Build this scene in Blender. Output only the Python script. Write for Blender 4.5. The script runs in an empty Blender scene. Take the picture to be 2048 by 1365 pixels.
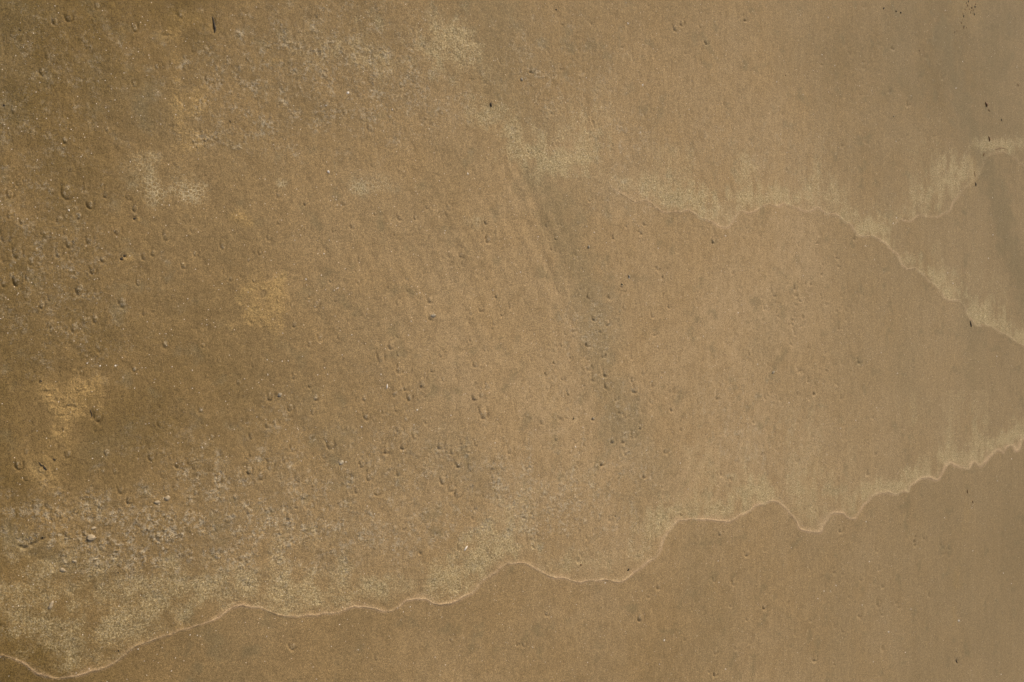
import bpy, math, random
import numpy as np

random.seed(7)
rng = np.random.default_rng(11)
scene = bpy.context.scene
col = scene.collection

# ------------------------------------------------------------------ camera
# A hand-held camera 1.6 m above the beach, looking 38 degrees away from
# straight down towards +X, held upright (picture right = away from the viewer).
H = 1.6
TAU = math.radians(38)
FPX = 2010.0
cam_d = bpy.data.cameras.new('camera')
cam = bpy.data.objects.new('camera', cam_d)
col.objects.link(cam)
cam_d.sensor_width = 36
cam_d.lens = 36 * FPX / 2048
cam_d.clip_start = 0.05
cam_d.clip_end = 2000
from mathutils import Matrix, Vector
right = Vector((math.cos(TAU), 0, math.sin(TAU)))
up = Vector((0, 1, 0))
back = right.cross(up)
m = Matrix((right, up, back)).transposed().to_4x4()
m.translation = (0, 0, H)
cam.matrix_world = m
cam_d.dof.use_dof = True
cam_d.dof.focus_distance = 1.85
cam_d.dof.aperture_fstop = 16
scene.camera = cam

# ------------------------------------------------------------------ light
SUN_EL = math.radians(38)
SUN_AZ = math.radians(58)           # direction towards the sun, from +X anticlockwise
world = bpy.data.worlds.new('World')
scene.world = world
world.use_nodes = True
nt = world.node_tree
bg = nt.nodes['Background']
sky = nt.nodes.new('ShaderNodeTexSky')
sky.sky_type = 'NISHITA'
sky.sun_disc = False
sky.sun_elevation = SUN_EL
sky.sun_rotation = math.pi / 2 - SUN_AZ
sky.air_density = 1.0
sky.dust_density = 9.0
sky.ozone_density = .3
nt.links.new(sky.outputs[0], bg.inputs[0])
bg.inputs[1].default_value = 0.11
sun_d = bpy.data.lights.new('sun', 'SUN')
sun_d.energy = 1.5
sun_d.angle = math.radians(14)
sun_d.color = (1.0, 0.91, 0.77)
sun = bpy.data.objects.new('sun', sun_d)
sv = Vector((math.cos(SUN_EL) * math.cos(SUN_AZ), math.cos(SUN_EL) * math.sin(SUN_AZ), math.sin(SUN_EL)))
sun.rotation_euler = sv.to_track_quat('Z', 'Y').to_euler()
col.objects.link(sun)
scene.view_settings.view_transform = 'Standard'
scene.view_settings.look = 'None'
scene.view_settings.exposure = 0.07
scene.view_settings.gamma = 1
scene.view_settings.use_curve_mapping = False

# ------------------------------------------------------------------ helpers
CT, ST = math.cos(TAU), math.sin(TAU)


def gx_of(px):
    return H * np.tan(TAU + np.arctan((np.asarray(px, float) - 1024) / FPX))


def depth_of(gx):
    return gx * ST + H * CT


def ground(px, py):
    """point of the flat beach that the photograph shows at (px, py)"""
    gx = gx_of(px)
    return gx, (682.5 - np.asarray(py, float)) / FPX * depth_of(gx)


def hash2(ix, iy, seed):
    n = (ix.astype(np.int64) * 374761393 + iy.astype(np.int64) * 668265263 + seed * 1442695041) & 0x7fffffff
    n = ((n ^ (n >> 13)) * 1274126177) & 0x7fffffff
    return (n ^ (n >> 16)) & 0xffff


GR = np.stack([np.cos(np.arange(256) * 2 * np.pi / 256), np.sin(np.arange(256) * 2 * np.pi / 256)], 0).astype(np.float32)


def noise(x, y, seed=0):
    xf = np.floor(x); yf = np.floor(y)
    fx = (x - xf).astype(np.float32); fy = (y - yf).astype(np.float32)
    ix = xf.astype(np.int64); iy = yf.astype(np.int64)
    u = fx * fx * fx * (fx * (fx * 6 - 15) + 10)
    v = fy * fy * fy * (fy * (fy * 6 - 15) + 10)

    def g(dx, dy):
        h = hash2(ix + dx, iy + dy, seed) & 255
        return GR[0][h] * (fx - dx) + GR[1][h] * (fy - dy)
    a = g(0, 0); b = g(1, 0); c = g(0, 1); d = g(1, 1)
    return ((a + (b - a) * u) * (1 - v) + (c + (d - c) * u) * v) * 1.5


def fbm(x, y, octv=3, seed=0):
    s = 0; a = 1.0; f = 1.0
    for k in range(octv):
        s = s + a * noise(x * f + 13.7 * k, y * f - 7.1 * k, seed + k * 17)
        a *= 0.5; f *= 2.03
    return s


def sstep(a, b, x):
    t = np.clip((x - a) / (b - a), 0, 1)
    return t * t * (3 - 2 * t)


# ------------------------------------------------------------------ the beach: where things lie
L1 = [(-160,1290),(-60,1300),(0,1313),(18,1315),(35,1322),(50,1330),(62,1340),(75,1350),(95,1356),(120,1359),(145,1354),(175,1347),(205,1338),(230,1326),(250,1310),(262,1301),(275,1293),(300,1284),(330,1273),(350,1265),(375,1257),(400,1250),(430,1240),(445,1230),(460,1219),(475,1212),(490,1212),(512,1216),(530,1222),(548,1229),(570,1234),(588,1236),(605,1232),(625,1233),(640,1229),(660,1227),(675,1227),(690,1220),(705,1216),(735,1216),(750,1218),(758,1224),(770,1225),(785,1223),(797,1214),(812,1205),(830,1200),(850,1200),(858,1202),(866,1208),(885,1210),(905,1208),(917,1204),(928,1195),(945,1188),(957,1178),(970,1162),(985,1152),(1000,1138),(1012,1131),(1024,1131),(1044,1127),(1056,1130),(1068,1138),(1082,1146),(1098,1154),(1112,1157),(1130,1159),(1145,1164),(1163,1166),(1180,1163),(1200,1163),(1215,1161),(1230,1166),(1243,1168),(1252,1163),(1263,1154),(1270,1147),(1282,1140),(1290,1132),(1297,1124),(1312,1119),(1320,1106),(1327,1090),(1336,1068),(1345,1058),(1352,1048),(1358,1042),(1375,1041),(1385,1039),(1400,1041),(1425,1043),(1445,1045),(1465,1044),(1480,1034),(1495,1029),(1502,1024),(1515,1014),(1525,1010),(1536,1007),(1545,1003),(1553,1004),(1563,1010),(1570,1018),(1575,1024),(1580,1030),(1587,1040),(1594,1048),(1600,1060),(1622,1067),(1643,1067),(1647,1056),(1655,1041),(1660,1032),(1664,1027),(1680,1027),(1688,1028),(1692,1035),(1700,1040),(1712,1040),(1718,1030),(1722,1020),(1733,1008),(1748,993),(1756,988),(1772,987),(1776,983),(1785,991),(1797,991),(1807,984),(1818,988),(1822,975),(1840,960),(1858,954),(1866,960),(1876,963),(1886,945),(1893,930),(1900,925),(1906,932),(1920,938),(1938,939),(1943,928),(1948,923),(1955,935),(1962,937),(1975,920),(1990,904),(1996,900),(2004,910),(2010,895),(2020,889),(2027,902),(2035,903),(2040,885),(2048,878),(2075,860),(2100,866),(2150,835),(2230,820)]
L2 = [(1000,305),(1025,322),(1050,338),(1080,352),(1110,360),(1150,355),(1185,358),(1215,368),(1235,385),(1245,392),(1260,398),(1272,405),(1285,402),(1295,402),(1308,412),(1318,423),(1333,428),(1350,423),(1365,424),(1375,421),(1388,429),(1400,436),(1415,443),(1435,452),(1458,456),(1468,445),(1475,432),(1482,421),(1490,424),(1505,427),(1518,420),(1536,411),(1548,413),(1558,413),(1568,408),(1580,411),(1595,417),(1605,422),(1620,426),(1632,420),(1642,418),(1652,426),(1660,431),(1672,431),(1682,436),(1692,444),(1703,452),(1710,462),(1718,473),(1735,474),(1750,474),(1762,480),(1775,490),(1783,500),(1792,505),(1800,518),(1806,532),(1815,540),(1832,537),(1842,547),(1858,563),(1872,570),(1880,583),(1888,597),(1898,601),(1918,601),(1928,615),(1935,630),(1945,645),(1955,652),(1975,651),(1990,660),(2005,668),(2020,675),(2030,685),(2048,693),(2090,715),(2140,722),(2230,750)]
L3 = [(1775,455),(1790,450),(1800,440),(1815,443),(1825,444),(1838,433),(1850,433),(1875,436),(1895,425),(1905,415),(1912,400),(1925,385),(1940,372),(1955,350),(1965,335),(1970,318),(1985,308),(2005,305),(2020,310),(2035,325),(2048,335),(2090,350),(2160,372),(2230,380)]


def densify(L, amp, seed, step=2.2):
    P = np.array(L, float)
    s = np.r_[0, np.cumsum(np.hypot(*np.diff(P, axis=0).T))]
    t = np.arange(0, s[-1], step)
    x = np.interp(t, s, P[:, 0]); y = np.interp(t, s, P[:, 1])
    k = np.array([1, 2, 2, 2, 1]) / 8
    x[2:-2] = np.convolve(x, k, 'valid'); y[2:-2] = np.convolve(y, k, 'valid')
    y = y + amp * fbm(t / 26, t * 0 + .5, 3, seed)
    x = x + amp * .8 * fbm(t / 22, t * 0 + 7.5, 3, seed + 5)
    return np.stack([x, y], 1)


D1, D2, D3 = densify(L1, 2.0, 1), densify(L2, 2.4, 2), densify(L3, 2.4, 3)

# regions of fine pale residue: centre x, y, half-widths, strength
FOAM = [(1900,830,18,80,.28),(1960,820,18,80,.3),(1700,940,20,90,.28),(1620,930,24,90,.28),(1560,330,20,80,.22),(1640,340,20,80,.25),(1830,360,16,80,.3),(1870,330,16,90,.3),(1480,350,20,70,.22),(1350,340,30,60,.25),(1950,560,16,80,.25),(1640,880,20,100,.2),(1400,960,30,70,.25),(640,90,80,45,.40),(740,95,50,60,.35),(905,85,48,42,.85),(860,55,60,40,.35),(800,130,70,30,.35),(930,140,60,40,.35),
 (975,225,40,34,.65),(1015,260,40,35,.65),(1055,300,45,28,.85),(1115,325,60,28,.95),(1175,300,34,60,.6),(1120,240,40,50,.35),(1210,230,30,60,.3),
 (285,325,40,25,.40),(310,378,32,22,.42),(375,380,45,17,.42),(360,350,50,25,.35),(745,368,40,22,.25),(700,375,25,14,.3),(560,368,9,9,.5),(952,438,22,14,.45),
 (1290,370,60,22,.7),(1350,392,44,24,.9),(1395,402,34,30,.95),(1330,330,50,40,.3),(1440,420,40,22,.5),(1500,398,34,22,.85),(1495,340,22,40,.6),(1565,390,40,22,.8),(1620,380,30,40,.45),
 (1675,400,24,40,.6),(1740,455,44,18,1.),(1700,430,30,20,.55),(1790,440,40,40,.35),(1840,400,14,36,.6),(1860,390,8,30,.5),(1880,370,12,50,.6),(1905,360,18,40,.8),(1925,330,24,24,.6),(1945,350,20,20,.5),(1985,290,40,14,.8),(2020,292,30,16,.6),
 (1770,485,20,14,.9),(1815,520,24,14,.7),(1845,545,20,14,.7),(1880,560,28,22,.8),(1900,585,26,16,1.),(1960,628,34,24,.9),(2000,650,30,16,.8),(2035,675,30,16,.8),(1990,590,20,60,.3),(1870,500,14,50,.3),
 (40,1200,90,75,.65),(60,1270,90,40,.45),(150,1290,90,40,.55),(220,1170,60,60,.55),(290,1200,70,55,.85),(240,1255,80,40,.7),(350,1170,60,40,.6),(420,1170,60,35,.75),(480,1170,50,35,.85),(120,1130,70,40,.45),(90,1330,40,16,.4),
 (540,1140,40,50,.6),(560,1195,60,32,.9),(620,1190,60,32,.9),(690,1170,60,35,.45),(620,1090,90,50,.3),(740,1180,60,25,.5),(800,1170,60,25,.4),(880,1140,30,28,.6),(905,1165,45,28,.85),(955,1110,45,40,1.),(1000,1080,40,40,.75),(990,1040,30,25,.4),(1050,1020,50,60,.4),(1050,1095,40,16,.5),
 (1120,1130,60,20,.4),(1200,1120,80,30,.35),(1290,1070,24,50,.5),(1330,1045,30,30,.8),(1370,1015,40,24,.6),(1440,1020,50,20,.7),(1500,985,34,34,1.),(1530,985,24,20,.8),(1500,900,24,60,.3),(1420,940,30,60,.3),(1585,960,16,50,.5),(1580,880,14,60,.35),
 (1610,1000,30,40,.45),(1640,1040,24,22,.4),(1660,970,14,40,.45),(1700,1010,20,22,.55),(1735,985,30,18,.9),(1790,972,44,16,1.),(1830,950,24,14,1.),(1850,930,22,22,.6),(1888,915,16,20,.8),(1900,880,14,40,.5),(1930,920,24,20,.7),(1950,890,16,40,.6),(1980,893,20,14,.9),(2005,880,20,16,.9),(2030,870,24,14,.9),(2040,850,20,30,.6),(2080,850,40,18,.9),(1825,830,10,60,.4),(1920,750,14,70,.3),(1160,960,60,50,.25),(1400,780,14,80,.2)]
# patches of drier, looser, yellowish sand
DRY = [(110,785,30,22,.9),(140,795,40,30,1.),(175,785,26,20,.7),(140,825,28,16,.9),(115,855,20,16,.5),(130,880,20,22,.35),(95,920,26,34,.35),(90,955,34,24,.6),
 (545,585,24,22,.8),(520,610,30,34,1.),(500,640,28,20,1.),(530,650,24,18,1.),(540,600,22,30,1.),(555,610,18,20,.6),(510,570,20,20,.4),
 (480,435,14,10,.9),(492,450,9,7,.8),(385,45,44,16,.55),(345,70,14,12,.6),(350,130,10,60,.35),(350,190,14,22,.6),(385,195,26,26,.7),(410,215,22,16,.5),(360,240,18,26,.5),(380,270,26,16,.45),(370,295,24,12,.5),(430,60,14,14,.4),
 (120,1065,60,50,.25),(255,518,8,6,.8),(275,439,4,3,.9),(1100,800,26,50,.2),(560,120,40,5,.35),
 (1935,20,26,30,.22),(1945,345,7,40,.3),(1915,1160,6,22,.3),(1909,1215,5,24,.35),(1930,1030,6,20,.25)]
# bands of darker, greyer wet sand; along the lower-left gouge, painted shade: polyline + half width + strength
DARK = [([(975,-40),(985,60),(1000,130),(1005,200),(1030,240)],46,.55),([(1075,345),(1095,385),(1115,430),(1140,480),(1160,530),(1172,580),(1190,640),(1200,700),(1212,760),(1232,820),(1250,860)],30,.8),
 ([(1230,360),(1180,375),(1130,400)],36,.35),([(1150,520),(1185,600),(1195,660)],30,.35),([(1250,860),(1290,910),(1330,935),(1290,980),(1270,1010)],34,.5),([(900,890),(930,930),(960,960)],40,.3),
 ([(1880,60),(1900,140),(1925,210),(1950,270),(1968,330)],15,.85),([(1975,340),(2000,420),(2020,500),(2048,600),(2070,640)],16,1.),([(1930,600),(1945,680),(1948,760)],16,.55),([(1995,60),(1990,180),(2010,260)],30,.35),
 ([(1790,60),(1800,140),(1815,180)],26,.3),([(1400,1070),(1390,1120),(1400,1180)],30,.3),([(1440,1230),(1430,1300),(1440,1380)],36,.3),([(1300,230),(1290,320)],24,.2),([(1810,690),(1800,760),(1830,830)],24,.25),
 ([(1525,700),(1540,640),(1570,590)],30,.22),([(20,-20),(10,100),(0,250)],60,.35),([(180,150),(230,190),(290,230)],50,.25),([(60,1090),(110,1120)],26,.5),([(700,920),(760,960),(800,930)],40,.2),([(620,800),(660,860)],36,.25),([(180,900),(240,870)],22,.3)]

# ------------------------------------------------------------------ ground grid
gfine = np.arange(-150, 2196, 1.86)
gx_f = gx_of(gfine)
step0 = gx_f[1] - gx_f[0]
left = []; x = gx_f[0]; s = step0
while x > -60: s *= 1.22; x -= s; left.append(x)
rgt = []; x = gx_f[-1]; s = gx_f[-1] - gx_f[-2]
while x < 260: s *= 1.16; x += s; rgt.append(x)
GX = np.r_[np.array(left)[::-1], gx_f, np.array(rgt)]
PX = np.r_[-150 - (gx_f[0] - np.array(left)[::-1]) * 1400, gfine, 1024 + FPX * np.tan(np.arctan(np.array(rgt) / H) - TAU)]
pf = np.arange(-120, 1490, 1.76)
ext = []; x = 0; s = 1.76
while x < 120000: s *= 1.24; x += s; ext.append(x)
ext = np.array(ext)
PY = np.r_[pf[0] - ext[::-1], pf, pf[-1] + ext]
W = np.maximum(depth_of(GX), depth_of(gx_f[0]))
X, Pj = np.meshgrid(GX, PY)
Wd = np.broadcast_to(W, X.shape)
Y = (682.5 - Pj) / FPX * Wd
PXg = np.broadcast_to(PX, X.shape)
NJ, NI = X.shape
i0, i1 = len(left), len(left) + len(gfine)
j0, j1 = len(ext), len(ext) + len(pf)
f32 = np.float32


def blobs(lst, jitter=.35, wp=None):
    out = np.zeros((NJ, NI), f32)
    for (cx, cy, rx, ry, a) in lst:
        ia, ib = np.searchsorted(PX, (cx - 2.6 * rx, cx + 2.6 * rx))
        ja, jb = np.searchsorted(PY, (cy - 2.6 * ry, cy + 2.6 * ry))
        if ia >= ib or ja >= jb: continue
        gx_ = ((PX[ia:ib] - cx) / rx)[None, :]; gy_ = ((PY[ja:jb] - cy) / ry)[:, None]
        d = np.sqrt(gx_ ** 2 + gy_ ** 2)
        w = (warp if wp is None else wp)[ja:jb, ia:ib]
        v = a * (1 - sstep(.1, 1.75, d + jitter * w))
        out[ja:jb, ia:ib] = 1 - (1 - out[ja:jb, ia:ib]) * (1 - v)
    return out


def seg_dist(P, arr_default, rng_px):
    """distance in px to the polyline, only near it"""
    out = np.full((NJ, NI), arr_default, f32)
    for (a, b) in zip(P[:-1], P[1:]):
        x0, x1 = min(a[0], b[0]) - rng_px, max(a[0], b[0]) + rng_px
        y0, y1 = min(a[1], b[1]) - rng_px, max(a[1], b[1]) + rng_px
        ia, ib = np.searchsorted(PX, (x0, x1)); ja, jb = np.searchsorted(PY, (y0, y1))
        if ia >= ib or ja >= jb: continue
        xx = PX[ia:ib][None, :] - a[0]; yy = PY[ja:jb][:, None] - a[1]
        dx, dy = b - a
        t = np.clip((xx * dx + yy * dy) / (dx * dx + dy * dy + 1e-9), 0, 1)
        d = np.hypot(xx - t * dx, yy - t * dy)
        out[ja:jb, ia:ib] = np.minimum(out[ja:jb, ia:ib], d)
    return out


def below(P, edge=False):
    """True where the beach lies under the line in the picture (towards the camera's right hand)"""
    P2 = P
    out = np.zeros((NJ, NI), bool)
    xs = PX
    cnt = np.zeros((NJ, NI), np.int16)
    for a, b in zip(P2[:-1], P2[1:]):
        lo, hi = (a, b) if a[0] < b[0] else (b, a)
        ia, ib = np.searchsorted(xs, (lo[0], hi[0]))
        if ia >= ib: continue
        yy = lo[1] + (xs[ia:ib] - lo[0]) / (hi[0] - lo[0] + 1e-9) * (hi[1] - lo[1])
        cnt[:, ia:ib] += (PY[:, None] > yy[None, :])
    out = (cnt % 2) == 1
    # beyond the ends, carry on with the end height
    out[:, xs < P2[0, 0]] = PY[:, None] > P2[0, 1]
    out[:, xs > P2[-1, 0]] = PY[:, None] > P2[-1, 1]
    return out


sc = FPX / np.maximum(Wd, .2)                 # px (2048) per metre across
warp = fbm(X * 26, Y * 26, 4, 40).astype(f32)
w2 = fbm(X * 9, Y * 9, 3, 50).astype(f32)
warp2 = fbm(X * 90, Y * 90, 2, 45).astype(f32)
broad = fbm(X * 2.2, Y * 2.2, 3, 60).astype(f32)
RNG = 70
d1 = seg_dist(D1, RNG, RNG); d2 = seg_dist(D2, RNG, RNG); d3 = seg_dist(D3, RNG, RNG)
b1 = below(D1)
s1 = np.where(b1, d1, -d1)
b2 = below(D2) & (PXg > 1000)
s2 = np.where(b2, d2, -d2)
b3 = below(D3) & (PXg > 1775)

kx = sstep(650, 1250, PXg)
streak = (warp * (1 - .3 * kx) + (.5 * kx) * 1.3 * fbm(X * 42, Y * 6, 3, 47)).astype(f32)
foam = blobs(FOAM, .75, streak)
foam = np.where(b1, foam * np.exp(-(d1 / 1.5) ** 2), foam)
foam = np.where(b2 & (Pj < 780) & (PXg > 1090), foam * np.exp(-(d2 / 2.) ** 2), foam)
foam = np.where(b3 & ~b2 & (PXg > 1785) & (Pj < 480), foam * (.15 + .85 * np.exp(-(d3 / 3.) ** 2)), foam)
# narrow pale band just inside each line
foam = np.maximum(foam, np.where(b1, 0, .50 * np.exp(-(d1 / 12.) ** 2) * (.75 + .5 * w2)))
foam = np.maximum(foam, np.where(b2, 0, .40 * np.exp(-(d2 / 9.) ** 2) * sstep(1100, 1260, PXg) * (.7 + .8 * w2)))
foam = np.maximum(foam, np.where(b3, 0, .30 * np.exp(-(d3 / 9.) ** 2) * sstep(1780, 1860, PXg)))
foam = (np.clip(foam, 0, 1) * (.82 + .18 * sstep(500, 1000, PXg))).astype(f32)
dry = (blobs(DRY, 1.1) * .78).astype(f32)
dark = np.zeros((NJ, NI), f32)
for P, hw, a in DARK:
    P = np.array(P, float)
    d = seg_dist(P, hw * 2.4, hw * 2.4)
    dark = 1 - (1 - dark) * (1 - a * (1 - sstep(.1, 2.1, d / hw + .75 * warp + .5 * w2)))

# scattered grit regions (greyish crumbs)
GRIT = [(60,480,150,170,.34),(160,620,140,110,.28),(60,180,120,120,.28),(130,60,150,60,.2),(700,120,190,120,.6),(470,160,130,110,.45),(520,270,160,60,.3),(820,220,130,60,.4),(260,180,120,80,.2),
 (250,1060,200,70,.75),(90,1030,110,50,.45),(480,1040,130,70,.7),(620,980,110,60,.55),(700,1080,160,60,.65),(560,850,80,60,.3),(860,960,110,70,.4),(860,1060,90,50,.45),(1020,970,60,70,.75),(1120,1000,80,60,.65),(1070,1050,70,40,.6),(1200,960,70,60,.45),(1250,1060,90,50,.4),
 (1200,640,30,70,.7),(1145,650,30,40,.5),(1240,820,34,60,.55),(1290,930,40,50,.45),(1440,800,60,90,.35),(1500,880,50,80,.35),(1130,800,50,90,.3),(1270,400,100,40,.35),(1150,160,110,120,.35),(1060,120,60,90,.35),(1250,280,60,60,.4),(1620,300,90,60,.2),(1450,300,90,70,.28),(800,790,160,80,.14),(400,960,90,50,.5),(780,900,200,60,.25),(330,880,100,60,.25),(1600,900,60,90,.25),(350,1120,200,50,.6)]
grit = blobs(GRIT, .7)
grit *= ~b1
grit = np.clip(grit, 0, 1)
clump = fbm(X * 62, Y * 50, 4, 211)
grit = (np.clip(grit * 1.25, 0, 1) * (.18 + .82 * sstep(-.15, .55, clump + .25 * w2 + .5 * (grit - .5)))).astype(f32)

# low-frequency moisture, plus lens vignetting painted in: darker near-left and edges, lighter mid-view
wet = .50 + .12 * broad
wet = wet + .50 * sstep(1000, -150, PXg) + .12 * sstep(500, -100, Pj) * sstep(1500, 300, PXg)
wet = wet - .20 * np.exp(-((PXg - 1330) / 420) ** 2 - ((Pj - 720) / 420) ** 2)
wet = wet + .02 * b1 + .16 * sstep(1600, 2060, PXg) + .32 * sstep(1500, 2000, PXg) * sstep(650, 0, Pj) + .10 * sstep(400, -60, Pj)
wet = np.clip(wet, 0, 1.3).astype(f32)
net = blobs([(308,380,26,22,1.),(375,384,42,18,1.),(745,370,36,20,.6),(712,374,20,12,.6),(563,370,8,8,.9),(1440,425,30,20,.5),(955,440,20,14,.5),(280,325,30,16,.5)], .6)
film = (sstep(1350, 2050, PXg + 110 * w2)).astype(f32)      # standing film of water, far sand
film = np.clip(film + .2 * dark, 0, 1)

# ------------------------------------------------------------------ heights (metres)
Z = .010 * fbm(X * .35, Y * .35, 2, 70) + .0035 * noise(X * 2.1, Y * 1.5, 72) + .0011 * fbm(X * 8, Y * 5, 2, 73)
fade = np.clip(1.25 - .45 * (Wd - 1.35), .25, 1)              # relief is finer in the smooth far sand
rough = np.clip(.25 + .75 * grit + .8 * foam + .6 * dry - .2 * b1, .12, 1.4)
Z = Z + rough * (.00075 * warp + .00060 * fbm(X * 62, Y * 45, 2, 80)) * fade + .0012 * fbm(X * 18, Y * 15, 2, 77) * sstep(1500, 500, PXg)
Z = Z + .0011 * grit * fbm(X * 125, Y * 110, 2, 85) * fade
Z = Z + (.00016 + .0005 * foam + .0008 * grit + .0008 * dry) * (np.abs(noise(X * 235, Y * 215, 84)) * 2 - .7) * fade
Z = Z - .0012 * b1 * sstep(0, 60, d1)
dimp = fbm(X * 58, Y * 40, 2, 86)
Z = Z - .00055 * sstep(.15, .8, dimp) * (1 - .6 * b1) * fade - .00030 * sstep(.2, .8, fbm(X * 120, Y * 70, 2, 87)) * (1 - .5 * b1) * fade
# coarse cracks and pits in the loose patches
Z = Z - .0016 * dry * sstep(.25, .6, noise(X * 85, Y * 85, 90)) + .0007 * dry
# gouges bottom left
gou = seg_dist(np.array([(38, 1093), (52, 1097), (62, 1090), (72, 1086), (84, 1078)], float), 16, 16)
Z = Z - .0022 * np.exp(-(gou / 3.) ** 2)
gou = seg_dist(np.array([(60, 1108), (85, 1122), (108, 1130)], float), 40, 40)
Z = Z - .0012 * np.exp(-(gou / 13.) ** 2)
# diagonal ripples in the middle
rm = blobs([(950, 520, 130, 150, .55), (1045, 420, 55, 110, .9), (1090, 520, 50, 110, .9), (1130, 600, 40, 60, .7), (1050, 560, 50, 80, .5), (960, 430, 50, 60, .4), (860, 560, 110, 110, .45), (700, 500, 120, 100, .3), (930, 720, 90, 90, .4), (1180, 720, 60, 80, .3), (1000, 340, 40, 60, .6)], .4)
ph = (PXg - 1000) * .19 - (Pj - 300) * .080 + 2.0 * w2
Z = Z + .00070 * rm * np.sin(ph) * (.7 + .6 * warp)
# run-off grooves, far side: long, thin, running with the backwash (Y)
st = noise(X * 30, Y * 3.0, 95)
Z = Z + .00040 * st * sstep(1150, 1700, PXg)
# ridges of the swash lines
wid = 3.3


def ridge(d, k, hgt):
    return hgt * np.exp(-(d / (wid * k)) ** 2) * (.75 + .45 * warp)


Z = Z + ridge(np.abs(s1 + 2.5), 1.3, .0006) + ridge(np.abs(s2 + 1.5), 1., .0004) * sstep(1140, 1260, PXg) + ridge(d3, .8, .0005) * (PXg > 1775)
lstr = fbm(X * 20, Y * 20, 2, 97) + .5 * fbm(X * 150, Y * 150, 2, 98)
line = np.exp(-((s1 + 2.0) / (3.3 + 1.3 * w2 + 1.0 * warp).clip(1.8, 6)) ** 2) * np.clip(.75 + .55 * lstr, .1, 1)
line = np.maximum(line, .4 * np.exp(-((s1 + 8.5 + 5 * w2) / 3.2) ** 2) * np.clip(.2 + lstr, 0, 1))
line = np.maximum(line, np.exp(-((s2 + 1.0) / 2.6) ** 2) * np.clip(.55 + .5 * lstr, .05, .9) * sstep(1170, 1290, PXg) * (1 - .45 * sstep(1780, 1850, PXg)))
line = np.maximum(line, np.exp(-(d3 / 2.4) ** 2) * np.clip(.45 + .4 * lstr, .05, .8) * sstep(1780, 1800, PXg) * (1 - .6 * sstep(1900, 1960, PXg)))
line = line.astype(f32)

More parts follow.
